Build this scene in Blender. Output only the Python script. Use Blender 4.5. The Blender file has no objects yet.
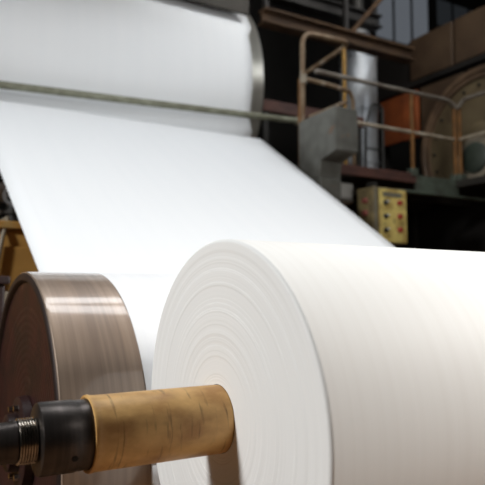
import bpy, bmesh, math, random
from mathutils import Vector, Matrix
random.seed(7)
SC = bpy.context.scene
COL = SC.collection
PI = math.pi

# ------------------------------------------------------------------ materials
def lin(c):
    return tuple(((v/255)/12.92 if v/255 <= .04045 else (((v/255)+.055)/1.055)**2.4) for v in c) + (1,)

def mat(name, rgb, rough=.6, metal=0., var=None, vscale=(6, 6, 6), vamt=.5, bump=0., bscale=(40, 40, 40),
        rvar=0., detail=4, contrast=(.35, .65), spec=.5, sheen=0., second=None):
    """procedural surface: base colour mixed by stretched noise with `var`, optional bump"""
    m = bpy.data.materials.new(name); m.use_nodes = True
    nt = m.node_tree; N = nt.nodes; L = nt.links
    b = N['Principled BSDF']
    b.inputs['Base Color'].default_value = lin(rgb)
    b.inputs['Roughness'].default_value = rough
    b.inputs['Metallic'].default_value = metal
    b.inputs['Specular IOR Level'].default_value = spec
    tc = N.new('ShaderNodeTexCoord')
    def noise(sc, det):
        mp = N.new('ShaderNodeMapping'); mp.inputs['Scale'].default_value = sc
        L.new(tc.outputs['Object'], mp.inputs['Vector'])
        n = N.new('ShaderNodeTexNoise'); n.inputs['Scale'].default_value = 1; n.inputs['Detail'].default_value = det
        L.new(mp.outputs['Vector'], n.inputs['Vector']); return n
    cur = None
    if var:
        n = noise(vscale, detail)
        r = N.new('ShaderNodeMapRange'); r.inputs['From Min'].default_value = contrast[0]; r.inputs['From Max'].default_value = contrast[1]
        r.inputs['To Max'].default_value = vamt
        L.new(n.outputs['Fac'], r.inputs['Value'])
        mx = N.new('ShaderNodeMix'); mx.data_type = 'RGBA'
        mx.inputs['A'].default_value = lin(rgb); mx.inputs['B'].default_value = lin(var)
        L.new(r.outputs['Result'], mx.inputs['Factor'])
        L.new(mx.outputs['Result'], b.inputs['Base Color'])
        cur = mx.outputs['Result']
        if rvar:
            r2 = N.new('ShaderNodeMapRange'); r2.inputs['To Min'].default_value = rough-rvar; r2.inputs['To Max'].default_value = rough+rvar
            L.new(n.outputs['Fac'], r2.inputs['Value']); L.new(r2.outputs['Result'], b.inputs['Roughness'])
    if second:
        rgb2, sc2, amt2, con2 = second
        n = noise(sc2, 5)
        r = N.new('ShaderNodeMapRange'); r.inputs['From Min'].default_value = con2[0]; r.inputs['From Max'].default_value = con2[1]
        r.inputs['To Max'].default_value = amt2
        L.new(n.outputs['Fac'], r.inputs['Value'])
        mx = N.new('ShaderNodeMix'); mx.data_type = 'RGBA'
        mx.inputs['B'].default_value = lin(rgb2)
        if cur: L.new(cur, mx.inputs['A'])
        else: mx.inputs['A'].default_value = lin(rgb)
        L.new(r.outputs['Result'], mx.inputs['Factor']); L.new(mx.outputs['Result'], b.inputs['Base Color'])
    if bump:
        n = noise(bscale, 3)
        bp = N.new('ShaderNodeBump'); bp.inputs['Strength'].default_value = bump; bp.inputs['Distance'].default_value = .01
        L.new(n.outputs['Fac'], bp.inputs['Height']); L.new(bp.outputs['Normal'], b.inputs['Normal'])
    return m

def emit(name, rgb, strength, var=None, vs=(1, 1, 1)):
    m = bpy.data.materials.new(name); m.use_nodes = True
    b = m.node_tree.nodes['Principled BSDF']
    b.inputs['Base Color'].default_value = (.02, .02, .02, 1)
    b.inputs['Emission Color'].default_value = lin(rgb); b.inputs['Emission Strength'].default_value = strength
    return m

M = {}
M['paper']   = mat('white_paper', (243, 245, 247), .75, var=(238, 241, 244), vscale=(8, .3, .3), vamt=.35, spec=.25)
M['rollpap'] = mat('wound_white_paper', (240, 240, 238), .6, var=(226, 224, 220), vscale=(30, .12, .12), vamt=.28, spec=.3)
M['shellw']  = mat('white_drum_shell', (240, 241, 243), .5, var=(232, 234, 237), vscale=(18, .6, .6), vamt=.5, spec=.3)
M['kraft']   = mat('brown_kraft_board', (206, 158, 92), .5, var=(150, 103, 50), vscale=(5, 16, 16), vamt=.75, contrast=(.38, .68),
                   bump=.12, bscale=(25, 60, 60), second=(95, 58, 26), ) if False else \
               mat('brown_kraft_board', (230, 184, 116), .48, var=(162, 110, 54), vscale=(9, 14, 14), vamt=.7, contrast=(.38, .66),
                   bump=.10, bscale=(30, 50, 50), second=((92, 55, 24), (70, 9, 9), .7, (.60, .74)))
M['kraftend'] = mat('cut_kraft_edge', (70, 44, 22), .8)
M['drumst']  = mat('brown_brushed_steel', (168, 148, 131), .38, metal=.35, var=(124, 108, 97), vscale=(34, 1.2, 1.2), vamt=.7,
                   contrast=(.36, .64), rvar=.08, second=((166, 142, 122), (11, .7, .7), .5, (.5, .7)))
_b = M['drumst'].node_tree.nodes['Principled BSDF']; _b.inputs['Coat Weight'].default_value = 1.; _b.inputs['Coat Roughness'].default_value = .1
M['drumrim'] = mat('dark_rim_steel', (52, 40, 37), .5, metal=.5, var=(30, 22, 20), vscale=(8, 8, 8))
M['maroon']  = mat('maroon_paint', (52, 22, 20), .45, var=(28, 16, 14), vscale=(7, 7, 7), vamt=.8, bump=.1, second=((84, 60, 50), (3, 20, 20), .35, (.6, .75)))
M['maroond'] = mat('dark_maroon_paint', (46, 22, 20), .45, var=(30, 18, 18), vscale=(10, 10, 10), vamt=.8)
M['shaft']   = mat('oily_dark_steel', (84, 78, 75), .36, metal=.85, var=(56, 52, 50), vscale=(60, 4, 4), vamt=.7, rvar=.1)
M['thread']  = mat('worn_thread_steel', (214, 206, 196), .22, metal=1., var=(150, 142, 132), vscale=(30, 10, 10))
M['hole']    = mat('black_hole', (12, 11, 11), .8)
M['greyst']  = mat('grey_weathered_steel', (104, 104, 98), .6, metal=.2, var=(66, 64, 58), vscale=(3, 3, 3), vamt=.8, bump=.1, bscale=(12, 12, 12),
                   second=((120, 78, 44), (4, 4, 4), .6, (.66, .74)))
M['pipe']    = mat('dull_green_grey_pipe', (140, 142, 124), .5, metal=.2, var=(98, 96, 78), vscale=(7, 12, 12), vamt=.8)
M['rail']    = mat('worn_rail_tube', (140, 122, 98), .45, metal=.3, var=(96, 68, 42), vscale=(5, 5, 5), vamt=.8, second=((186, 178, 164), (7, 7, 7), .6, (.6, .7)))
M['railgrey'] = mat('grey_rail_tube', (140, 134, 124), .45, metal=.3, var=(92, 78, 64), vscale=(4, 6, 6), vamt=.8)
M['palerail'] = mat('pale_worn_rail', (184, 172, 152), .45, metal=.2, var=(128, 112, 92), vscale=(6, 9, 9), vamt=.8)
M['yellow']  = mat('yellow_post_paint', (176, 136, 60), .5, var=(110, 76, 36), vscale=(8, 8, 5), vamt=.7)
M['orange']  = mat('rusty_orange_post', (128, 88, 46), .6, spec=.25, var=(70, 48, 28), vscale=(8, 8, 4), vamt=.7)
M['rustbeam'] = mat('rusty_red_beam', (92, 58, 48), .6, var=(58, 38, 34), vscale=(3, 8, 8), vamt=.8, bump=.1)
M['greenst'] = mat('green_grey_steel', (84, 94, 82), .55, var=(54, 52, 44), vscale=(4, 8, 8), vamt=.8, bump=.1)
M['plate']   = mat('dark_deck_plate', (52, 48, 44), .6, metal=.3, var=(34, 30, 27), vscale=(2, 2, 2))
M['boxyel']  = mat('khaki_yellow_box', (218, 198, 118), .5, var=(168, 142, 78), vscale=(9, 9, 6), vamt=.9, contrast=(.4, .62), second=((92, 80, 54), (11, 11, 9), .7, (.58, .7)))
M['boxside'] = mat('greyer_khaki_side', (138, 122, 82), .6, var=(92, 80, 60), vscale=(8, 8, 8), vamt=.8)  # greyer and darker khaki than the front cover
M['boxtop']  = mat('grey_nameplate', (120, 116, 100), .5, var=(84, 80, 64), vscale=(20, 20, 20))
M['red']     = mat('red_button', (160, 56, 44), .5, var=(120, 44, 36), vscale=(30, 30, 30))
M['redold']  = mat('faded_red_button', (130, 72, 64), .5)
M['black']   = mat('black_plastic', (26, 26, 26), .45, var=(40, 38, 36), vscale=(20, 20, 20))
M['white']   = mat('white_mark', (220, 220, 215), .5)
M['hood']    = mat('brown_hood_panel', (80, 64, 48), .55, var=(60, 44, 32), vscale=(1.2, 1.2, 1.2), vamt=.9, bump=.1, second=((98, 62, 44), (.9, .9, .9), .5, (.6, .72)))
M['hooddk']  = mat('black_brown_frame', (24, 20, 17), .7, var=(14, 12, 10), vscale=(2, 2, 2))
M['orangep'] = mat('rust_orange_panel', (150, 78, 38), .6, var=(110, 56, 30), vscale=(2, 2, 2), vamt=.8)
M['olive']   = mat('olive_brown_cover', (112, 98, 72), .55, var=(88, 74, 54), vscale=(1.4, 1.4, 1.4), vamt=.8, second=((72, 60, 44), (3, 3, 3), .6, (.6, .7)))
M['ring']    = mat('tan_brown_ring', (122, 98, 76), .5, metal=.2, var=(76, 60, 48), vscale=(2, 2, 2), vamt=.8)
M['motorg']  = mat('dark_green_motor', (58, 66, 56), .5, var=(36, 40, 34), vscale=(5, 5, 5), bump=.1)
M['motorr']  = mat('pale_dusty_rim', (150, 140, 122), .5, var=(110, 100, 86), vscale=(8, 8, 8))
M['galv']    = mat('galvanised_sheet', (206, 210, 214), .38, metal=.5, var=(130, 134, 140), vscale=(2.5, 2.5, 1.2), vamt=.85)
M['rimst']   = mat('polished_cylinder_steel', (206, 204, 196), .32, metal=.8, var=(168, 166, 156), vscale=(14, .6, .6), vamt=.7)
M['headst']  = mat('dark_cylinder_head', (60, 56, 50), .6, metal=.4, var=(40, 36, 32), vscale=(3, 3, 3))
M['beam']    = mat('dusty_brown_beam', (82, 62, 44), .7, spec=.2, var=(46, 34, 26), vscale=(2, 6, 6), vamt=.8, bump=.1)
M['ochre']   = mat('ochre_brown_cabinet', (196, 150, 80), .5, var=(150, 108, 54), vscale=(2, 2, 2), vamt=.8, second=((176, 158, 110), (5, 5, 5), .4, (.6, .7)))
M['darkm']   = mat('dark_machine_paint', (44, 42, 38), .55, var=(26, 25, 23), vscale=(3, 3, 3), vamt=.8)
M['floor']   = mat('dusty_concrete', (140, 106, 74), .7, var=(110, 80, 54), vscale=(1.2, 1.2, 1.2), vamt=.8, bump=.15, bscale=(9, 9, 9))
M['wall']    = mat('dark_wall', (44, 42, 40), .85, var=(28, 27, 26), vscale=(.5, .5, .5), vamt=.8)  # dark wall tone, mottled at random
M['ceil']    = mat('dark_ceiling', (36, 35, 34), .9, var=(24, 23, 23), vscale=(.5, .5, .5))  # dark ceiling tone, slightly mottled
M['lampsh']  = mat('grey_lamp_shade', (120, 122, 124), .5, metal=.5, var=(90, 90, 90), vscale=(5, 5, 5))
M['lampgl']  = emit('glowing_lamp_disc', (255, 250, 242), 3)
M['win1']    = emit('daylit_window_glass', (108, 113, 120), .62)
M['win3']    = emit('dim_window_glass', (40, 43, 46), .6)
M['win2']    = emit('bright_window_glass', (226, 232, 240), 1.0)

# ------------------------------------------------------------------ object helpers
def tag(o, label=None, cat=None, group=None, kind=None):
    if label: o['label'] = label
    if cat: o['category'] = cat
    if group: o['group'] = group
    if kind: o['kind'] = kind
    return o

def thing(name, label, cat, loc, group=None):
    o = bpy.data.objects.new(name, None); COL.objects.link(o); o.location = loc
    o.empty_display_size = .1
    return tag(o, label, cat, group)

def wloc(o):
    v = Vector((0, 0, 0))
    while o: v = v + Vector(o.location); o = o.parent
    return v

def link(name, bm, m, parent=None, label=None, smooth=True, bevel=0., origin=None, autos=40):
    """bm is in world coordinates; the object origin goes to the parent's base or to `origin`"""
    off = wloc(parent) if parent else Vector(origin or (0, 0, 0))
    loc = Vector((0, 0, 0)) if parent else off
    bmesh.ops.recalc_face_normals(bm, faces=bm.faces[:])
    bmesh.ops.translate(bm, verts=bm.verts[:], vec=-off)
    for f in bm.faces: f.smooth = smooth
    if smooth:
        for e in bm.edges:
            if len(e.link_faces) == 2 and e.calc_face_angle(0) > math.radians(autos): e.smooth = False
    me = bpy.data.meshes.new(name); bm.to_mesh(me); bm.free()
    o = bpy.data.objects.new(name, me); COL.objects.link(o)
    me.materials.append(m)
    o.location = loc
    if parent: o.parent = parent
    if label: o['label'] = label
    if bevel:
        md = o.modifiers.new('bevel', 'BEVEL'); md.width = bevel; md.segments = 2; md.limit_method = 'ANGLE'; md.angle_limit = math.radians(35)
    return o

def box(bm, x0, x1, y0, y1, z0, z1):
    v = [bm.verts.new((x, y, z)) for x in (x0, x1) for y in (y0, y1) for z in (z0, z1)]
    for f in ((0, 1, 3, 2), (4, 6, 7, 5), (0, 4, 5, 1), (2, 3, 7, 6), (0, 2, 6, 4), (1, 5, 7, 3)):
        bm.faces.new([v[i] for i in f])
    return bm

def B(*a): return box(bmesh.new(), *a)

def lathe(bm, prof, cy, cz, seg=96, axis='x', cx=0., close=False):
    """prof = [(along axis, radius)], axis x through (cy,cz); axis 'y' through (cx,cz); axis 'z' through (cx,cy)"""
    rings = []
    for s, r in prof:
        if r < 1e-6:
            p = (s, cy, cz) if axis == 'x' else ((cx, s, cz) if axis == 'y' else (cx, cy, s))
            rings.append([bm.verts.new(p)]); continue
        rg = []
        for i in range(seg):
            a = 2*PI*i/seg; c, d = r*math.cos(a), r*math.sin(a)
            p = (s, cy+c, cz+d) if axis == 'x' else ((cx+c, s, cz+d) if axis == 'y' else (cx+c, cy+d, s))
            rg.append(bm.verts.new(p))
        rings.append(rg)
    pairs = list(zip(rings, rings[1:]))
    if close: pairs.append((rings[-1], rings[0]))
    for a, b in pairs:
        if len(a) == 1 and len(b) == 1: continue
        for i in range(seg):
            j = (i+1) % seg
            if len(a) == 1: bm.faces.new((a[0], b[i], b[j]))
            elif len(b) == 1: bm.faces.new((a[i], a[j], b[0]))
            else: bm.faces.new((a[i], a[j], b[j], b[i]))
    return bm

def fillet(pts, rad, n=6):
    pts = [Vector(p) for p in pts]
    out = [pts[0]]
    for i in range(1, len(pts)-1):
        p = pts[i]; a = (pts[i-1]-p); b = (pts[i+1]-p)
        d = min(rad, a.length*.49, b.length*.49)
        A = p+a.normalized()*d; C = p+b.normalized()*d
        for k in range(n+1):
            t = k/n
            out.append(A*(1-t)**2 + p*2*t*(1-t) + C*t*t)
    out.append(pts[-1]); return out

def tube(bm, pts, r, seg=12, rad=0.):
    pts = fillet(pts, rad) if rad else [Vector(p) for p in pts]
    n = len(pts); rings = []
    d0 = (pts[1]-pts[0]).normalized()
    u = d0.orthogonal().normalized()
    for i, p in enumerate(pts):
        d = (pts[min(i+1, n-1)]-pts[max(i-1, 0)]).normalized()
        u = (u-d*u.dot(d)).normalized(); v = d.cross(u)
        rings.append([bm.verts.new(p+u*r*math.cos(2*PI*k/seg)+v*r*math.sin(2*PI*k/seg)) for k in range(seg)])
    for a, b in zip(rings, rings[1:]):
        for k in range(seg):
            bm.faces.new((a[k], a[(k+1) % seg], b[(k+1) % seg], b[k]))
    bm.faces.new(rings[0][::-1]); bm.faces.new(rings[-1])
    return bm

def T(pts, r, seg=12, rad=0.): return tube(bmesh.new(), pts, r, seg, rad)

def prism(poly, s0, s1, bm=None):
    """poly in (y,z), extruded along x"""
    bm = bm or bmesh.new()
    a = [bm.verts.new((s0, y, z)) for y, z in poly]; b = [bm.verts.new((s1, y, z)) for y, z in poly]
    bm.faces.new(a[::-1]); bm.faces.new(b)
    n = len(poly)
    for i in range(n):
        j = (i+1) % n; bm.faces.new((a[i], a[j], b[j], b[i]))
    return bm

def dup(root, loc, label=None):
    r = root.copy(); COL.objects.link(r); r.location = loc
    if label: r['label'] = label
    for ch in list(root.children):
        c = ch.copy(); COL.objects.link(c); c.parent = r
        for g in ch.children:
            d = g.copy(); COL.objects.link(d); d.parent = c
    return r

# ------------------------------------------------------------------ key dimensions (metres; x along the machine rollers, y away, z up)
RY, RZ, RR = 1.541, 1.4026, .500        # wound roll
RC = .0926                              # core radius
S0 = .823                               # front face of roll
DY, DZ, DR = 2.770, 1.125, .717         # reel drum
D0, D1 = .525, .835                     # bare steel band
CY, CZ, CR = 10.03, 5.15, 1.97          # big drying cylinder

# ------------------------------------------------------------------ setting
def struct(name, bm, m, bevel=0.):
    o = link(name, bm, m, smooth=False, bevel=bevel); o['kind'] = 'structure'; return o
X0, X1, Y0, Y1, ZC = -7., 24., -6., 17., 15.
struct('floor', B(X0-.2, X1+.2, Y0-.2, Y1+.2, -.2, 0), M['floor'])
struct('ceiling', B(X0-.2, X1+.2, Y0-.2, Y1+.2, ZC, ZC+.2), M['ceil'])
struct('wall_left', B(X0-.2, X0, Y0, Y1, 0, ZC), M['wall'])
struct('wall_right', B(X1, X1+.2, Y0, Y1, 0, ZC), M['wall'])
struct('wall_front', B(X0, X1, Y0-.2, Y0, 0, ZC), M['wall'])
struct('wall_back', B(X0, X1, Y1, Y1+.2, 0, ZC), M['wall'])
def window(n, x0, x1, z0, z1, m, nx, nz):
    w = struct('window_%d' % n, B(x0, x1, Y1-.06, Y1-.03, z0, z1), m)
    bm = bmesh.new()
    for i in range(nx+1):
        x = x0+(x1-x0)*i/nx; box(bm, x-.04, x+.04, Y1-.11, Y1-.062, z0-.05, z1+.05)
    for i in range(nz+1):
        z = z0+(z1-z0)*i/nz; box(bm, x0-.05, x1+.05, Y1-.107, Y1-.062, z-.035, z+.035)
    f = link('window_frame', bm, M['darkm'], w, smooth=False)
window(1, 15.7, 18.6, 11.4, 13.8, M['win1'], 3, 1)
window(2, 19.0, 22.0, 11.4, 13.8, M['win3'], 3, 2)

# ------------------------------------------------------------------ the wound paper roll
t = thing('paper_roll', 'huge white paper roll on a brown cardboard core, in the foreground', 'paper roll', (S0+1.7, RY, RZ-RR))
S1 = 4.28
prof = []
n = 190
w = 0.; off = []
for i in range(n+1):
    if random.random() < .2: w += random.uniform(-.0007, .0007)
    w *= .96
    off.append(w+random.uniform(-.00009, .00009))
for i in range(n+1):
    r = RC+.0008+(RR-.010-RC)*i/n
    prof.append((S0+off[i]-.002*math.sin(PI*i/n), r))
for k in range(1, 7):                    # soft outer edge
    a = PI/2*k/6
    prof.append((S0+off[-1]*(1-k/6)+.009*(1-math.cos(a)), RR-.010+.010*math.sin(a)))
prof += [(S0+.014, RR), (S0+.05, RR), (S1-.02, RR), (S1-.01, RR), (S1, RR-.01), (S1, RC+.0008)]
wp = link('wound_paper', lathe(bmesh.new(), prof, RY, RZ, 200, close=False), M['rollpap'], t, autos=70)
cprof = [(.452, RC-.0075), (.450, RC-.004), (.451, RC+.0012), (.456, RC+.0022), (.462, RC+.0006), (.475, RC-.0004), (.62, RC), (S0-.012, RC), (S0+.0, RC-.001),
         (S1+.12, RC-.001), (S1+.12, RC-.0075)]
link('core_tube', lathe(bmesh.new(), cprof, RY, RZ, 96, close=True), M['kraft'], t, 'brown kraft cardboard core tube, stained and slightly frayed at its end')

# winding shaft
t = thing('winding_shaft', 'dark steel winding shaft with threaded neck, pushed into the cardboard core', 'shaft', (.2, RY, RZ))
link('rod', lathe(bmesh.new(), [(-.62, 0), (-.62, .046), (-.612, .0495), (.20, .0495), (.205, .047), (.272, .047), (.276, .049), (.285, .049), (.285, 0)], RY, RZ, 64), M['shaft'], t)
tp = [(.283, .03)]
x = .286
while x < .328:
    tp += [(x, .0475), (x+.0022, .0535), (x+.0036, .0535), (x+.0058, .0475)]; x += .0062
tp += [(x, .046), (x, .03)]
link('threaded_neck', lathe(bmesh.new(), tp, RY, RZ, 64), M['thread'], t, 'worn shiny threaded neck')
coll = link('collar', lathe(bmesh.new(), [(.331, .03), (.331, .080), (.3335, .0845), (.340, .0862), (.415, .0862), (.418, .0845), (.449, .0845), (.4505, .0845), (.60, .0838), (.60, .03)], RY, RZ, 96), M['shaft'], t, 'thick black steel collar')
a = math.radians(205)
cy, cz = RY+.0862*math.cos(a), RZ+.0862*math.sin(a)
bm = lathe(bmesh.new(), [(0, 0), (0, .0065), (.004, .0075), (.004, 0)], 0, 0, 20)
mrot = Matrix.Translation((.405, cy, cz)) @ Matrix.Rotation(a, 4, 'X') @ Matrix.Rotation(PI/2, 4, 'Z') @ Matrix.Translation((-.003, 0, 0))
bm.transform(mrot)
link('set_screw', bm, M['hole'], coll)
link('far_rod', lathe(bmesh.new(), [(.60, 0), (.60, .0846), (4.38, .0846), (4.40, .05), (4.95, .05), (4.95, 0)], RY, RZ, 32), M['shaft'], t)

def pedestal(x, y, z, hw, name, label, br):
    t = thing(name, label, 'bearing stand', (x, y, 0), 'bearing stands of the roll and the drum')
    link('foot', B(x-.16, x+.16, y-.32, y+.32, 0, .04), M['darkm'], t, smooth=False, bevel=.006)
    link('upright', prism([(y-.26, .04), (y+.26, .04), (y+.12, z-br-.03), (y-.12, z-br-.03)], x-hw, x+hw), M['maroon'], t, smooth=False, bevel=.006)
    link('bearing_housing', lathe(bmesh.new(), [(x-hw-.02, br*.62), (x-hw-.02, br), (x+hw+.02, br), (x+hw+.02, br*.62)], y, z, 40, close=True), M['darkm'], t)
    return t
pedestal(-.5, RY, RZ, .05, 'bearing_stand', 'maroon bearing stand carrying the near end of the winding shaft, left of the picture', .08)
pedestal(4.85, RY, RZ, .05, 'bearing_stand', 'maroon bearing stand at the far end of the winding shaft, right of the picture', .08)

# ------------------------------------------------------------------ reel drum
t = thing('reel_drum', 'large drum with brown brushed steel rim and maroon end, pressed against the roll', 'drum', (2.5, DY, DZ-DR))
link('steel_band', lathe(bmesh.new(), [(D0, DR-.03), (D0, DR-.006), (D0+.004, DR-.001), (D0+.010, DR), (D0+.014, DR), (D0+.1, DR), (D1-.1, DR), (D1-.008, DR), (D1-.004, DR), (D1, DR-.003), (D1, DR-.03)], DY, DZ, 180), M['drumst'], t, 'bare brown steel band with brushed streaks')
link('drum_shell', lathe(bmesh.new(), [(D1, DR-.03), (D1, DR-.001), (D1+.003, DR), (4.55, DR), (4.56, DR-.01), (4.56, .1)], DY, DZ, 180), M['shellw'], t, 'white drum shell')
link('end_rim', lathe(bmesh.new(), [(D0-.001, DR-.006), (D0-.006, DR-.012), (D0-.006, DR-.035), (D0+.002, DR-.043), (D0+.03, DR-.05), (D0+.06, DR-.006)], DY, DZ, 160), M['drumrim'], t, 'dark raised rim')
dp_ = [(D0+.012, DR-.045), (D0+.02, DR-.12)]
for k in range(14):
    r = DR-.14-k*.033
    dp_ += [(D0+.022+.001*k, r), (D0+.0229+.001*k, r-.006), (D0+.0229+.001*k, r-.016), (D0+.022+.001*k, r-.022)]
dp_ += [(D0+.02, .12), (D0+.02, 0)]
link('end_disc', lathe(bmesh.new(), dp_, DY, DZ, 128), M['maroon'], t, 'recessed maroon end disc')
hub = link('hub', lathe(bmesh.new(), [(D0+.03, .19), (D0-.005, .185), (D0-.012, .17), (D0-.012, .12), (D0-.05, .115), (D0-.058, .10), (D0-.058, 0)], DY, DZ, 64), M['maroond'], t)
for k in range(8):
    a = 2*PI*k/8+.2
    link('hub_bolt', lathe(bmesh.new(), [(D0-.03, 0), (D0-.03, .013), (D0-.010, .015), (D0-.010, 0)], DY+.148*math.cos(a), DZ+.148*math.sin(a), 6), M['thread'], hub, smooth=False)
link('journal', lathe(bmesh.new(), [(.05, 0), (.05, .07), (D0-.05, .07), (D0-.05, 0)], DY, DZ, 48), M['shaft'], t)
link('journal', lathe(bmesh.new(), [(4.55, 0), (4.55, .07), (5.0, .07), (5.0, 0)], DY, DZ, 48), M['shaft'], t)
pedestal(.13, DY, DZ, .05, 'bearing_stand', 'maroon bearing stand of the big drum, left of the drum', .11)
pedestal(4.9, DY, DZ, .05, 'bearing_stand', 'maroon bearing stand at the far end of the big drum', .11)

# ------------------------------------------------------------------ paper web
W0, W1 = (3.70, 1.753), (7.80, 4.081)          # inclined run
ang = math.atan2(W1[1]-W0[1], W1[0]-W0[0])
nrm = (-math.sin(ang), math.cos(ang))
gr = .12
G1 = (W0[0]-gr*nrm[0], W0[1]-gr*nrm[1])        # lead roller
G2 = (W1[0]-gr*nrm[0], W1[1]-gr*nrm[1])        # turning roller
path = []
for k in range(0, 15):                          # under the drum
    a = math.radians(167+(360-167-3)*k/14); path.append((DY+(DR+.0025)*math.cos(a), DZ+(DR+.0025)*math.sin(a)))
for k in range(0, 11):                          # over lead roller
    a = math.radians(184)+(math.atan2(nrm[1], nrm[0])-math.radians(184))*k/10
    path.append((G1[0]+(gr+.001)*math.cos(a), G1[1]+(gr+.001)*math.sin(a)))
for k in range(1, 60):
    u = k/60; path.append((W0[0]+(W1[0]-W0[0])*u, W0[1]+(W1[1]-W0[1])*u-.012*math.sin(PI*u)))
a0 = math.atan2(nrm[1], nrm[0]); 
for k in range(0, 11):                          # over turning roller
    a = a0+(math.radians(38)-a0)*k/10
    path.append((G2[0]+(gr+.001)*math.cos(a), G2[1]+(gr+.001)*math.sin(a)))
for k in range(0, 61):                          # round the drying cylinder
    a = math.radians(240+(360+222-240)*k/60)
    path.append((CY+(CR+.003)*math.cos(a), CZ+(CR+.003)*math.sin(a)))
def edge_s(y):
    if y <= 4.0: return 4.27
    if y >= 8.2: return 4.99
    if y >= 7.8: return 4.89
    return 4.27+(4.89-4.27)*((y-4.0)/3.8)**.8
bm = bmesh.new(); rows = []
NX = 24
for (y, z) in path:
    e = edge_s(y)
    rows.append([bm.verts.new((D1+.003+(e-D1)*i/NX, y, z)) for i in range(NX+1)])
for a, b in zip(rows, rows[1:]):
    for i in range(NX): bm.faces.new((a[i], a[i+1], b[i+1], b[i]))
web = link('paper_web', bm, M['paper'], origin=(2.6, 5.6, 2.8))
tag(web, 'wide white sheet of paper running down over rollers behind the roll', 'paper sheet')
md = web.modifiers.new('thick', 'SOLIDIFY'); md.thickness = .0015; md.offset = 0

def roller(c, r, x0, x1, name, label):
    t = thing(name, label, 'roller', ((x0+x1)/2, c[0], c[1]), 'guide rollers carrying the paper sheet')
    link('roller_shell', lathe(bmesh.new(), [(x0, 0), (x0, r-.004), (x0+.004, r), (x1-.004, r), (x1, r-.004), (x1, 0)], c[0], c[1], 48), M['galv'], t)
    link('shaft_end', lathe(bmesh.new(), [(x0-.16, 0), (x0-.16, .035), (x0, .035), (x0, 0)], c[0], c[1], 24), M['shaft'], t)
    link('shaft_end', lathe(bmesh.new(), [(x1, 0), (x1, .035), (x1+.12, .035), (x1+.12, 0)], c[0], c[1], 24), M['shaft'], t)
roller(G1, gr, .84, 4.27, 'guide_roller', 'steel guide roller under the lower bend of the paper sheet')
roller(G2, gr, .70, 4.80, 'guide_roller', 'steel guide roller under the top edge of the paper sheet')

# ------------------------------------------------------------------ drying cylinder, upper left
t = thing('drying_cylinder', 'huge paper-wrapped drying cylinder at the upper left, above the sheet', 'drying cylinder', (2.8, CY, CZ-CR))
link('cylinder_shell', lathe(bmesh.new(), [(.5, CR-.05), (.5, CR), (5.10, CR), (5.115, CR-.01), (5.115, CR-.06)], CY, CZ, 200), M['rimst'], t, 'pale polished steel shell, bare beside the paper edge')
link('end_head', lathe(bmesh.new(), [(5.09, CR-.055), (5.15, CR-.05), (5.175, CR-.09), (5.175, CR-.2), (5.12, CR-.24), (5.14, .9), (5.2, .4), (5.34, .36), (5.34, 0)], CY, CZ, 120), M['headst'], t)
link('end_head', lathe(bmesh.new(), [(.49, CR-.055), (.45, CR-.05), (.45, CR-.2), (.5, CR-.24), (.45, .9), (.4, .4), (.2, .36), (.2, 0)], CY, CZ, 120), M['headst'], t)
for x0, x1 in ((5.34, 6.0), (-.35, .2)):
    link('journal', lathe(bmesh.new(), [(x0, 0), (x0, .16), (x1, .16), (x1, 0)], CY, CZ, 40), M['shaft'], t)
def cyl_stand(x, label):
    t = thing('cylinder_stand', label, 'machine frame', (x, CY, 0), 'uprights of the drying cylinder')
    link('upright', prism([(CY-.45, 0), (CY+.45, 0), (CY+.3, CZ-.2), (CY-.3, CZ-.2)], x-.12, x+.12), M['darkm'], t, smooth=False, bevel=.02)
    link('bearing_housing', lathe(bmesh.new(), [(x-.16, .165), (x-.16, .33), (x+.16, .33), (x+.16, .165)], CY, CZ, 40, close=True), M['darkm'], t)
cyl_stand(5.82, 'dark frame upright carrying the far end of the huge drying cylinder')
cyl_stand(-.2, 'dark frame upright carrying the near end of the huge drying cylinder')
# dark hood above
t = thing('exhaust_hood', 'dark exhaust hood hanging above the huge drying cylinder', 'hood', (2.6, 9.2, 6.9))
link('hood_body', prism([(7.75, 7.22), (7.75, 7.9), (12.0, 8.6), (12.0, 7.5), (8.6, 7.42)], -2.5, 4.6), M['hooddk'], t, smooth=False, bevel=.03)
link('hood_lip', B(-2.5, 4.9, 8.17, 8.23, 6.19, 7.34), M['headst'], t, smooth=False, bevel=.01)
link('hood_light_baffle', prism([(6.42, 6.70), (6.42, 7.3), (6.5, 7.3), (8.2, 7.50), (8.2, 7.42), (6.5, 7.22), (6.48, 6.70)], -2.5, 3.3), M['hooddk'], t, smooth=False)  # unseen baffle added to keep lamp light off the drying cylinder
link('exhaust_duct', lathe(bmesh.new(), [(8.0, 0), (8.0, .5), (ZC, .5), (ZC, 0)], 10.0, 0, 40, axis='z', cx=1.2), M['darkm'], t)

# ------------------------------------------------------------------ guard pipe across the cylinder and grey column bracket
t = thing('guard_pipe', 'long grey-green guard pipe crossing in front of the drying cylinder', 'pipe', (2, 7.93, 4.17))
link('pipe_body', T([(-1.5, 7.93, 4.21), (5.755, 7.93, 4.515)], .050, 16), M['pipe'], t)
link('end_collar', T([(5.63, 7.93, 4.506), (5.765, 7.93, 4.515)], .064, 16), M['motorr'], t, 'pale worn end collar')
link('support_post', B(-1.56, -1.46, 7.88, 7.98, 0, 4.27), M['greyst'], t, smooth=False)

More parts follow.
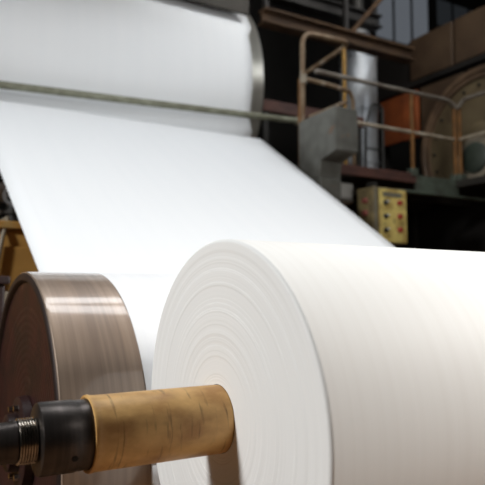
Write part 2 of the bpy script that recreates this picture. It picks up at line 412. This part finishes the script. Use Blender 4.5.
t = thing('steel_column', 'grey steel column with square box arm beside the sheet\'s right edge', 'column', (5.2, 6.8, 0))
link('column_shaft', prism([(6.48, 0), (6.98, 0), (6.98, 3.3), (6.48, 3.3)], 5.0, 5.35), M['greyst'], t, smooth=False, bevel=.012)
link('box_arm', prism([(6.17, 3.60), (6.17, 4.19), (6.98, 4.16), (6.98, 3.302), (6.52, 3.302), (6.48, 3.52)], 5.0, 5.37), M['greyst'], t, smooth=False, bevel=.012)
link('arm_cover_plate', B(5.015, 5.375, 6.157, 6.169, 3.615, 4.175), M['greyst'], t, smooth=False, bevel=.003)
link('base_plate', B(4.93, 5.46, 6.38, 7.08, 0, .03), M['darkm'], t, smooth=False)

# ------------------------------------------------------------------ walkway
ZD = 3.55
t = thing('walkway_deck', 'raised steel walkway deck with rusty and green edge beams', 'walkway', (7.5, 8, ZD))
link('deck_plate', B(5.42, 9.3, 6.80, 9.0, ZD-.06, ZD), M['plate'], t, smooth=False)
link('deck_plate', B(8.0, 9.3, 2.8, 6.80, ZD-.06, ZD), M['plate'], t, smooth=False)
link('edge_beam', B(5.42, 7.05, 6.74, 6.80, ZD-.11, ZD+.04), M['rustbeam'], t, 'rusty red edge beam', smooth=False, bevel=.006)
link('edge_beam', B(7.05, 8.0, 6.74, 6.80, ZD-.24, ZD+.02), M['greenst'], t, 'green-grey edge beam', smooth=False, bevel=.006)
link('edge_beam', B(7.94, 8.0, 2.8, 6.74, ZD-.10, ZD+.01), M['headst'], t, smooth=False, bevel=.006)
link('lower_flange', B(6.6, 8.6, 6.66, 6.80, ZD-.28, ZD-.245), M['greenst'], t, smooth=False)
for x, y in ((5.62, 8.8), (9.1, 8.8), (9.1, 3.0), (8.9, 6.4), (8.1, 3.0)):
    link('deck_leg', B(x-.06, x+.06, y-.06, y+.06, 0, ZD-.06), M['darkm'], t, smooth=False)
link('gloom_panel', B(5.5, 9.3, 8.90, 8.96, .05, ZD-.06), M['hooddk'], t, smooth=False)  # black sheet standing in for the gloom beneath the deck
link('gloom_panel', B(9.24, 9.3, 2.8, 8.9, .05, ZD-.06), M['hooddk'], t, smooth=False)  # second sheet of stand-in gloom, hides the round cover's lower part
for i in range(2):
    link('joist', B(5.5, 9.2, 7.5+i*.9, 7.58+i*.9, ZD-.22, ZD-.06), M['headst'], t, smooth=False)

ZT, ZM = 4.885, 4.245
t = thing('guardrail', 'rusty tubular guardrail turning a corner on the walkway edge', 'guardrail', (8.0, 6.78, ZD))
c = Vector((8.02, 6.78, 0))
link('top_rail', T([(5.16, 6.78, ZT-.01), (7.86, 6.78, ZT), (8.02, 6.74, ZT-.12)], .032, 12, .12), M['railgrey'], t)
link('top_rail', T([(8.02, 6.74, ZT-.12), (8.03, 6.62, ZT+.0), (8.03, 3.0, ZT)], .032, 12, .12), M['railgrey'], t)
link('mid_rail', T([(5.55, 6.78, ZM-.01), (8.0, 6.78, ZM)], .028), M['palerail'], t)
link('mid_rail', T([(8.03, 6.72, ZM), (8.03, 3.0, ZM)], .028), M['palerail'], t)
for x, y, m, r in ((7.02, 6.78, 'orange', .032), (7.99, 6.78, 'orange', .037), (8.05, 6.73, 'orange', .03), (8.03, 4.9, 'orange', .03), (8.03, 3.05, 'orange', .03)):
    p = link('post', T([(x, y, ZD+.0), (x, y, ZT-(.12 if y > 6.5 and x > 7.9 else 0))], r), M[m], t)
    link('post_foot', B(x-.07, x+.07, y-.05, y+.07, ZD+.0, ZD+.12), M['greenst'], p, smooth=False, bevel=.01)

HY = 7.02
t = thing('ladder_handrail', 'bent tubular handrail hoop rising above the grey column', 'handrail', (5.4, HY, ZD))
link('hoop', T([(5.11, HY, 4.0), (5.11, HY, 5.52), (6.02, HY, 5.555), (5.78, 7.93, 5.29), (5.80, 7.96, 5.24)], .036, 14, .2), M['rail'], t, 'worn brown bent hoop tube')
link('lower_bar', T([(5.10, HY+.02, 4.84), (5.6, HY, 4.82), (5.98, HY, 4.79), (6.07, HY+.03, 4.68), (6.07, HY+.03, ZD)], .032, 12, .12), M['rail'], t)
link('upright', T([(5.90, HY+.02, ZD), (5.90, HY+.02, 5.44)], .030), M['yellow'], t, 'yellow painted upright')
link('upright', T([(5.135, HY+.10, 3.55), (5.135, HY+.10, 4.86)], .030), M['orange'], t, 'rust-orange upright')
link('upright', T([(5.80, 7.96, ZD), (5.80, 7.96, 5.29)], .03), M['orange'], t)
link('diagonal_brace', T([(5.22, HY, 4.28), (5.92, HY, 4.62)], .026), M['rail'], t)
link('knuckle', lathe(bmesh.new(), [(4.76, 0), (4.76, .05), (4.89, .05), (4.89, 0)], HY-.0, 0, 16, axis='z', cx=5.12), M['motorr'], t, 'pale clamp fitting')
link('foot_bracket', B(4.96, 5.44, HY-.03, HY+.12, ZD-.06, ZD), M['darkm'], t, smooth=False)

# control box ---------------------------------------------------------------
bx0, bx1, by0, by1, bz0, bz1 = 5.765, 6.375, 6.30, 6.64, 2.44, 3.215
t = thing('control_box', 'worn khaki-yellow push-button control box hanging below the walkway edge', 'control box', (6.07, 6.47, 0))
link('enclosure', B(bx0, bx1, by0+.012, by1, bz0, bz1), M['boxside'], t, 'greyer khaki enclosure', smooth=False, bevel=.012)
link('front_cover', B(bx0+.10, bx1-.005, by0-.012, by0+.011, bz0+.01, bz1-.02), M['boxyel'], t, 'yellow front cover', smooth=False, bevel=.008)
link('hinge_strip', B(bx0+.02, bx0+.055, by0-.01, by0+.011, bz0+.02, bz1-.02), M['boxtop'], t, smooth=False, bevel=.004)
link('name_plate', B(bx0+.16, bx1-.10, by0-.017, by0-.0125, bz1-.13, bz1-.065), M['boxtop'], t, smooth=False)
for r_ in range(3):
    z = bz1-.215-.19*r_
    k = link('selector_knob', lathe(bmesh.new(), [(by0-.050, 0), (by0-.050, .026), (by0-.02, .034), (by0-.0125, .040), (by0-.0125, 0)], 0, z, 24, axis='y', cx=bx0+.205), M['black'], t, 'black selector knob')
    link('pointer_mark', B(bx0+.199, bx0+.235, by0-.056, by0-.0505, z+.006, z+.026), M['white'], k, smooth=False)
    link('push_button', lathe(bmesh.new(), [(by0-.055, 0), (by0-.052, .032), (by0-.03, .036), (by0-.028, .022), (by0-.0125, .042), (by0-.0125, 0)], 0, z+.01, 24, axis='y', cx=bx0+.465), M['red'], t, 'red push button')
for z in (2.86, 3.03):
    link('side_button', lathe(bmesh.new(), [(bx0-.055, 0), (bx0-.052, .034), (bx0-.02, .038), (bx0-.0005, .045), (bx0-.0005, 0)], by0+.16, z, 24), M['redold'], t, 'faded red side button')
link('hanger_bracket', B(6.0, 6.1, 6.58, 6.70, bz1, ZD-.21), M['darkm'], t, smooth=False)
link('conduit', T([(6.25, 6.5, bz0), (6.25, 6.5, 0)], .03), M['shaft'], t)
link('conduit', T([(6.12, 6.46, bz0), (6.12, 6.46, 0)], .022), M['darkm'], t)
link('cable_gland', lathe(bmesh.new(), [(bz0-.07, 0), (bz0-.07, .045), (bz0, .045), (bz0, 0)], 6.5, 0, 20, axis='z', cx=6.25), M['thread'], t)

t = thing('bright_patch_box', 'small white box standing in for a bright patch under the walkway, between grey column and control box', 'stand-in box', (6.03, 7.28, 3.12))  # stand-in for a bright patch whose cause is unknown
link('box_body', B(5.89, 6.17, 7.20, 7.36, 3.12, 3.42), M['white'], t, smooth=False, bevel=.01)
link('box_lid', B(5.90, 6.16, 7.185, 7.199, 3.13, 3.41), M['white'], t, smooth=False, bevel=.004)
link('mounting_strap', B(6.0, 6.06, 7.24, 7.32, 3.42, ZD-.062), M['darkm'], t, smooth=False)
# motor on deck ----------------------------------------------------------------
t = thing('drive_motor', 'dark green drive motor with pale rim standing behind the guardrail corner', 'motor', (8.7, 6.45, ZD))
my, mz = 6.62, 3.95
link('motor_body', lathe(bmesh.new(), [(8.34, 0), (8.34, .27), (8.36, .285), (9.2, .285), (9.24, .25), (9.24, 0)], my, mz, 48), M['motorg'], t)
link('end_cover', lathe(bmesh.new(), [(8.20, 0), (8.20, .20), (8.23, .25), (8.345, .255), (8.345, 0)], my, mz, 48), M['motorg'], t)
link('pale_rim', lathe(bmesh.new(), [(8.26, .26), (8.26, .35), (8.37, .35), (8.37, .26)], my, mz, 48, close=True), M['motorr'], t, 'pale dusty rim')
for k in range(20):
    a = 2*PI*k/20
    bm = B(8.42, 9.15, .28, .31, -.006, .006); bm.transform(Matrix.Translation((0, my, mz)) @ Matrix.Rotation(a, 4, 'X'))
    link('cooling_fin', bm, M['motorg'], t, smooth=False)
link('motor_foot', B(8.4, 9.15, my-.25, my+.25, ZD, ZD+.16), M['darkm'], t, smooth=False)

# ------------------------------------------------------------------ far dryer section, right
FY, FZ, FR, FS = 7.85, 4.66, 1.54, 9.95
t = thing('dryer_end_cover', 'big round olive-brown cylinder end cover behind the guardrail', 'cylinder cover', (FS+.3, FY, FZ-FR))
link('outer_ring', lathe(bmesh.new(), [(FS+.12, FR), (FS+.02, FR), (FS, FR-.02), (FS, FR-.10), (FS+.03, FR-.12), (FS+.03, FR-.16), (FS+.01, FR-.18), (FS+.01, FR-.22), (FS+.12, FR-.24)], FY, FZ, 120, close=True), M['ring'], t, 'tan-brown outer ring')
link('cover_disc', lathe(bmesh.new(), [(FS+.06, FR-.22), (FS+.05, FR-.5), (FS+.02, FR-.55), (FS+.03, .45), (FS-.04, .40), (FS-.10, .30), (FS-.10, 0)], FY, FZ, 100), M['olive'], t, 'olive-brown dished disc')
link('cylinder_shell', lathe(bmesh.new(), [(FS+.12, FR-.05), (16.0, FR-.05), (16.0, 0)], FY, FZ, 100), M['darkm'], t)
for k in range(20):
    a = 2*PI*k/20
    link('cover_bolt', lathe(bmesh.new(), [(FS+.0, 0), (FS+.0, .028), (FS+.055, .03), (FS+.055, 0)], FY+(FR-.36)*math.cos(a), FZ+(FR-.36)*math.sin(a), 6), M['hooddk'], t, smooth=False)
link('support_leg', B(10.3, 10.7, FY-.5, FY+.5, 0, FZ-FR+.15), M['darkm'], t, smooth=False)
link('support_leg', B(15.2, 15.6, FY-.5, FY+.5, 0, FZ-FR+.15), M['darkm'], t, smooth=False)

HS = 10.15
t = thing('dryer_hood', 'brown panelled machine hood above the round cylinder cover', 'machine hood', (HS+1, 8, 5))

def hp(y0, y1, z0, z1, m, lab=None, x=HS):
    link('hood_panel', B(x, x+.10, y0+.035, y1-.035, z0+.02, z1-.02), M[m], t, lab, smooth=False, bevel=.02)
for k in range(6):
    y1 = 9.86-k*1.27; hp(y1-1.27, y1, 6.50, 7.50, 'hood', 'dark brown upper hood panel')
hp(9.62, 10.85, 5.2, 6.34, 'orangep', 'rust-orange hood panel', HS+.02)
for k in range(5):
    y1 = 9.60-k*1.27; hp(y1-1.27, y1, 5.2, 6.34, 'hood', None, HS+.03)
link('hood_body', B(HS+.13, 16.2, 3.4, 12.2, 6.28, 7.50), M['hooddk'], t, smooth=False)
link('hood_rail', B(HS-.06, HS+.12, 2.3, 9.90, 6.37, 6.48), M['hooddk'], t, smooth=False, bevel=.01)
link('hood_frame', B(HS-.03, HS+.14, 9.88, 10.92, 6.36, 6.50), M['hooddk'], t, smooth=False)
for x, y in ((HS+.25, 10.95), (16.0, 10.95), (HS+.25, 3.6), (16.0, 3.6)):
    link('hood_leg', B(x-.09, x+.09, y-.09, y+.09, 0, 6.28), M['hooddk'], t, smooth=False)

t = thing('round_duct', 'tall round galvanised duct standing behind the guardrail', 'duct', (8.42, 9.6, 0))
dpf = [(0, 0), (0, .38)]
for k in range(6):
    z = 1.1+k*1.1; dpf += [(z-.03, .38), (z-.025, .40), (z+.025, .40), (z+.03, .38)]
dpf += [(6.9, .38), (7.2, .22), (7.2, 0)]
link('duct_body', lathe(bmesh.new(), dpf, 9.6, 0, 48, axis='z', cx=8.42), M['galv'], t)
link('duct_stack', lathe(bmesh.new(), [(7.19, 0), (7.19, .14), (ZC-.002, .14), (ZC-.002, 0)], 9.6, 0, 24, axis='z', cx=8.42), M['darkm'], t)

t = thing('grab_rail', 'small dark bent grab rail in front of the galvanised duct', 'handrail', (8.05, 8.75, ZD))
link('rail_tube', T([(7.80, 8.75, ZD), (7.84, 8.75, 4.94), (8.01, 8.75, 5.40), (8.27, 8.75, 5.36), (8.27, 8.75, ZD)], .028, 12, .1), M['darkm'], t)
link('cross_tube', T([(7.82, 8.75, 4.5), (8.27, 8.75, 4.5)], .02), M['darkm'], t)

def ibeam(name, label, x0, x1, y, z0, z1, m, hang):
    t = thing(name, label, 'beam', ((x0+x1)/2, y, z0), 'overhead beams')
    h = z1-z0
    link('beam_flange', B(x0, x1, y-.12, y+.12, z0, z0+.035), m, t, smooth=False)
    link('beam_flange', B(x0, x1, y-.12, y+.12, z1-.035, z1), m, t, smooth=False)
    link('beam_web', B(x0, x1, y-.03, y+.03, z0+.035, z1-.035), m, t, smooth=False)
    for hx in hang: link('hanger', B(hx-.04, hx+.04, y-.04, y+.04, z1, ZC), M['hooddk'], t, smooth=False)
ibeam('overhead_beam', 'dusty brown overhead beam, the lower one above the handrail hoop', 5.22, 8.6, 8.3, 6.17, 6.42, M['beam'], (5.3, 7.0))
ibeam('overhead_beam', 'dusty brown overhead beam, the upper one further back', 5.3, 8.4, 8.95, 7.02, 7.28, M['hooddk'], (5.5, 8.3))
t = thing('diagonal_pipe', 'thin brown pipe slanting up from the overhead beam', 'pipe', (7.6, 8.25, 6.4))
link('pipe_body', T([(7.15, 8.3, 6.46), (8.4, 8.3, 7.85), (9.6, 8.3, 9.2), (9.6, 8.3, ZC)], .045, 12, .1), M['beam'], t)
t = thing('rusty_crossbeam', 'rusty red crossbeam in the dark behind the ladder handrail', 'beam', (6, 8.6, 0))
link('beam_body', B(5.32, 7.6, 8.52, 8.66, 4.80, 5.0), M['rustbeam'], t, smooth=False, bevel=.01)
for x in (5.45, 7.5):
    link('beam_leg', B(x-.05, x+.05, 8.54, 8.64, ZD, 4.80), M['darkm'], t, smooth=False)
link('beam_leg', B(5.40, 5.50, 8.54, 8.64, 0, ZD-.1), M['darkm'], t, smooth=False) if False else None

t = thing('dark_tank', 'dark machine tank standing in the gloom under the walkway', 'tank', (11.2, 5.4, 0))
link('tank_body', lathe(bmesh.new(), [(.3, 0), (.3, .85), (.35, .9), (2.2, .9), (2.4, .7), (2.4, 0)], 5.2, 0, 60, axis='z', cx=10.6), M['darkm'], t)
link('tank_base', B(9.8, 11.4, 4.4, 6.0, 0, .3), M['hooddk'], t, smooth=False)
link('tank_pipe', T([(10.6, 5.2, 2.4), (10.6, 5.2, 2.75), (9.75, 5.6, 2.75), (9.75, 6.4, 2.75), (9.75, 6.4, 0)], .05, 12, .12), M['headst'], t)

# ------------------------------------------------------------------ left edge, behind and below the sheet
t = thing('ochre_cabinet', 'ochre-brown machine cabinet at the left edge, under the paper sheet', 'cabinet', (.6, 5.6, 0))
link('cabinet_body', B(-.7, 1.7, 5.15, 6.1, .08, 2.26), M['ochre'], t, smooth=False, bevel=.025)
link('cabinet_top', B(-.74, 1.74, 5.10, 6.14, 2.26, 2.32), M['ochre'], t, smooth=False, bevel=.01)
link('cabinet_door', B(-.45, .45, 5.125, 5.149, .25, 2.12), M['ochre'], t, smooth=False, bevel=.01)
link('cabinet_door', B(.52, 1.5, 5.125, 5.149, .25, 2.12), M['ochre'], t, smooth=False, bevel=.01)
link('plinth', B(-.66, 1.66, 5.2, 6.05, 0, .08), M['darkm'], t, smooth=False)
link('cable_tube', T([(.70, 5.09, .3), (.72, 5.09, 1.6), (.80, 5.09, 2.2), (.86, 5.2, 2.36), (.86, 5.7, 2.36)], .018, 10, .1), M['motorr'], t)

t = thing('press_frame', 'maroon machine frame behind the brown drum, at the left edge', 'machine frame', (.52, 3.85, 0))
link('frame_side', prism([(3.6, 0), (4.15, 0), (4.1, 1.80), (3.66, 1.80)], .40, .60), M['maroond'], t, smooth=False, bevel=.015)
link('frame_cap', B(.38, .62, 3.62, 4.12, 1.80, 1.845), M['maroond'], t, smooth=False, bevel=.01)
link('bearing_block', B(.585, .665, 3.66, 3.86, 1.54, 1.76), M['motorr'], t, 'pale bearing block', smooth=False, bevel=.015)

t = thing('pipe_manifold', 'dark pipework in the gap at the left edge of the sheet', 'pipes', (1.1, 7.0, 0))
for i, (x, m, r, z1) in enumerate(((.78, 'darkm', .06, 3.1), (1.02, 'galv', .035, 2.8), (1.20, 'darkm', .07, 3.0), (1.42, 'headst', .05, 3.1))):
    link('vertical_pipe', T([(x, 7.0, 0), (x, 7.0, z1)], r), M[m], t)
    link('pipe_flange', lathe(bmesh.new(), [(2.6, 0), (2.6, r+.04), (2.64, r+.04), (2.64, 0)], 7.0, 0, 24, axis='z', cx=x), M['galv' if i % 2 else 'headst'], t)
link('header_pipe', T([(-.2, 7.0, 3.02), (1.9, 7.0, 3.02)], .08), M['darkm'], t)
link('header_pipe', T([(-.2, 6.95, 2.45), (1.9, 6.95, 2.45)], .04), M['ochre'], t)
link('valve_wheel', lathe(bmesh.new(), [(6.80, .08), (6.80, .11), (6.83, .11), (6.83, .08)], 0, 2.78, 28, axis='y', cx=1.17, close=True), M['galv'], t)
link('valve_stem', T([(1.17, 6.78, 2.78), (1.17, 6.96, 2.78)], .02), M['shaft'], t)
link('valve_spoke', B(1.08, 1.26, 6.805, 6.825, 2.77, 2.79), M['galv'], t, smooth=False)

# ------------------------------------------------------------------ lamps
def lamp(loc, power, size, aim, label, color=(1, .975, .94), sy=None):
    x, y, z = loc
    t = thing('factory_lamp', label, 'lamp', loc, 'factory lamps hanging from the ceiling')
    R = (Vector(aim)-Vector(loc)).to_track_quat('-Z', 'Y').to_matrix().to_4x4()
    sy = sy or size
    bm = B(-size/2-.05, size/2+.05, -sy/2-.05, sy/2+.05, .03, .12); bm.transform(Matrix.Translation(loc) @ R)
    link('lamp_housing', bm, M['lampsh'], t, smooth=False, bevel=.01)
    link('hanging_rod', T([(x, y, z+.06), (x, y, ZC)], .02), M['lampsh'], t)
    l = bpy.data.lights.new('lamp_light', 'AREA'); l.energy = power; l.shape = 'RECTANGLE'; l.size = size; l.size_y = sy; l.color = color
    o = bpy.data.objects.new('lamp_light', l); COL.objects.link(o); o.parent = t
    o.matrix_local = R
    return t
COOL = (.955, .98, 1)
lamp((.7, 4.3, 8.2), 128, 7.0, (.4, 3.3, 2.0), 'very long factory lamp hanging high above the gap between drum and roll', COOL, sy=.9)
lamp((5.0, 5.2, 8.6), 128, 6.4, (5.0, 6.0, 3), 'long factory lamp hanging above the paper sheet', COOL, sy=1.0)
lamp((-4.6, 2.5, 4.9), 350, .8, (.8, 1.5, 1.5), 'square factory lamp hanging low far left of the roll', (.985, 1, 1))
lamp((4.1, -.5, 3.6), 200, 1.2, (2.6, 1.1, 1.4), 'square unseen fill lamp added low in front of the roll, right of the camera', (1, .965, .92))  # added fill, lifts the lower front of the roll
lamp((9.0, 3.0, 8.4), 60, 1.6, (4.5, 8.5, 5.2), 'square unseen fill lamp added right of the camera to brighten the drying cylinder', COOL)  # added fill for the cylinder, stronger towards its right end
lamp((6.3, 4.8, 9.8), 190, 1.2, (9.5, 8.2, 5.2), 'square unseen fill lamp added above the walkway to brighten the brown hood', (1, .95, .88))  # added out of view to lift the hood panels and round cover

lamp((12.5, 5.0, 8.6), 48, 1.0, (8.4, 9.6, 5.2), 'square unseen lamp added at the far right to brighten the round duct', COOL)  # added light for the duct's right side, also catches the guardrail
w = bpy.data.worlds.new('World'); SC.world = w; w.use_nodes = True
w.node_tree.nodes['Background'].inputs[0].default_value = (.5, .52, .55, 1)
w.node_tree.nodes['Background'].inputs[1].default_value = .12

# ------------------------------------------------------------------ camera
cd = bpy.data.cameras.new('camera'); cam = bpy.data.objects.new('camera', cd); COL.objects.link(cam); SC.camera = cam
cd.sensor_width = 36; cd.lens = 615.4/485*36
cam.location = (0, 0, 1.75)
yaw, pitch = math.radians(30.32), math.radians(4.707)
fw = Vector((math.sin(yaw)*math.cos(pitch), math.cos(yaw)*math.cos(pitch), math.sin(pitch)))
cam.rotation_euler = fw.to_track_quat('-Z', 'Y').to_euler()
cd.clip_start = .05; cd.clip_end = 100
cd.dof.use_dof = True; cd.dof.focus_distance = 1.85; cd.dof.aperture_fstop = 3.0

SC.view_settings.view_transform = 'Standard'; SC.view_settings.look = 'None'
SC.view_settings.exposure = 0; SC.view_settings.gamma = 1; SC.view_settings.use_curve_mapping = False
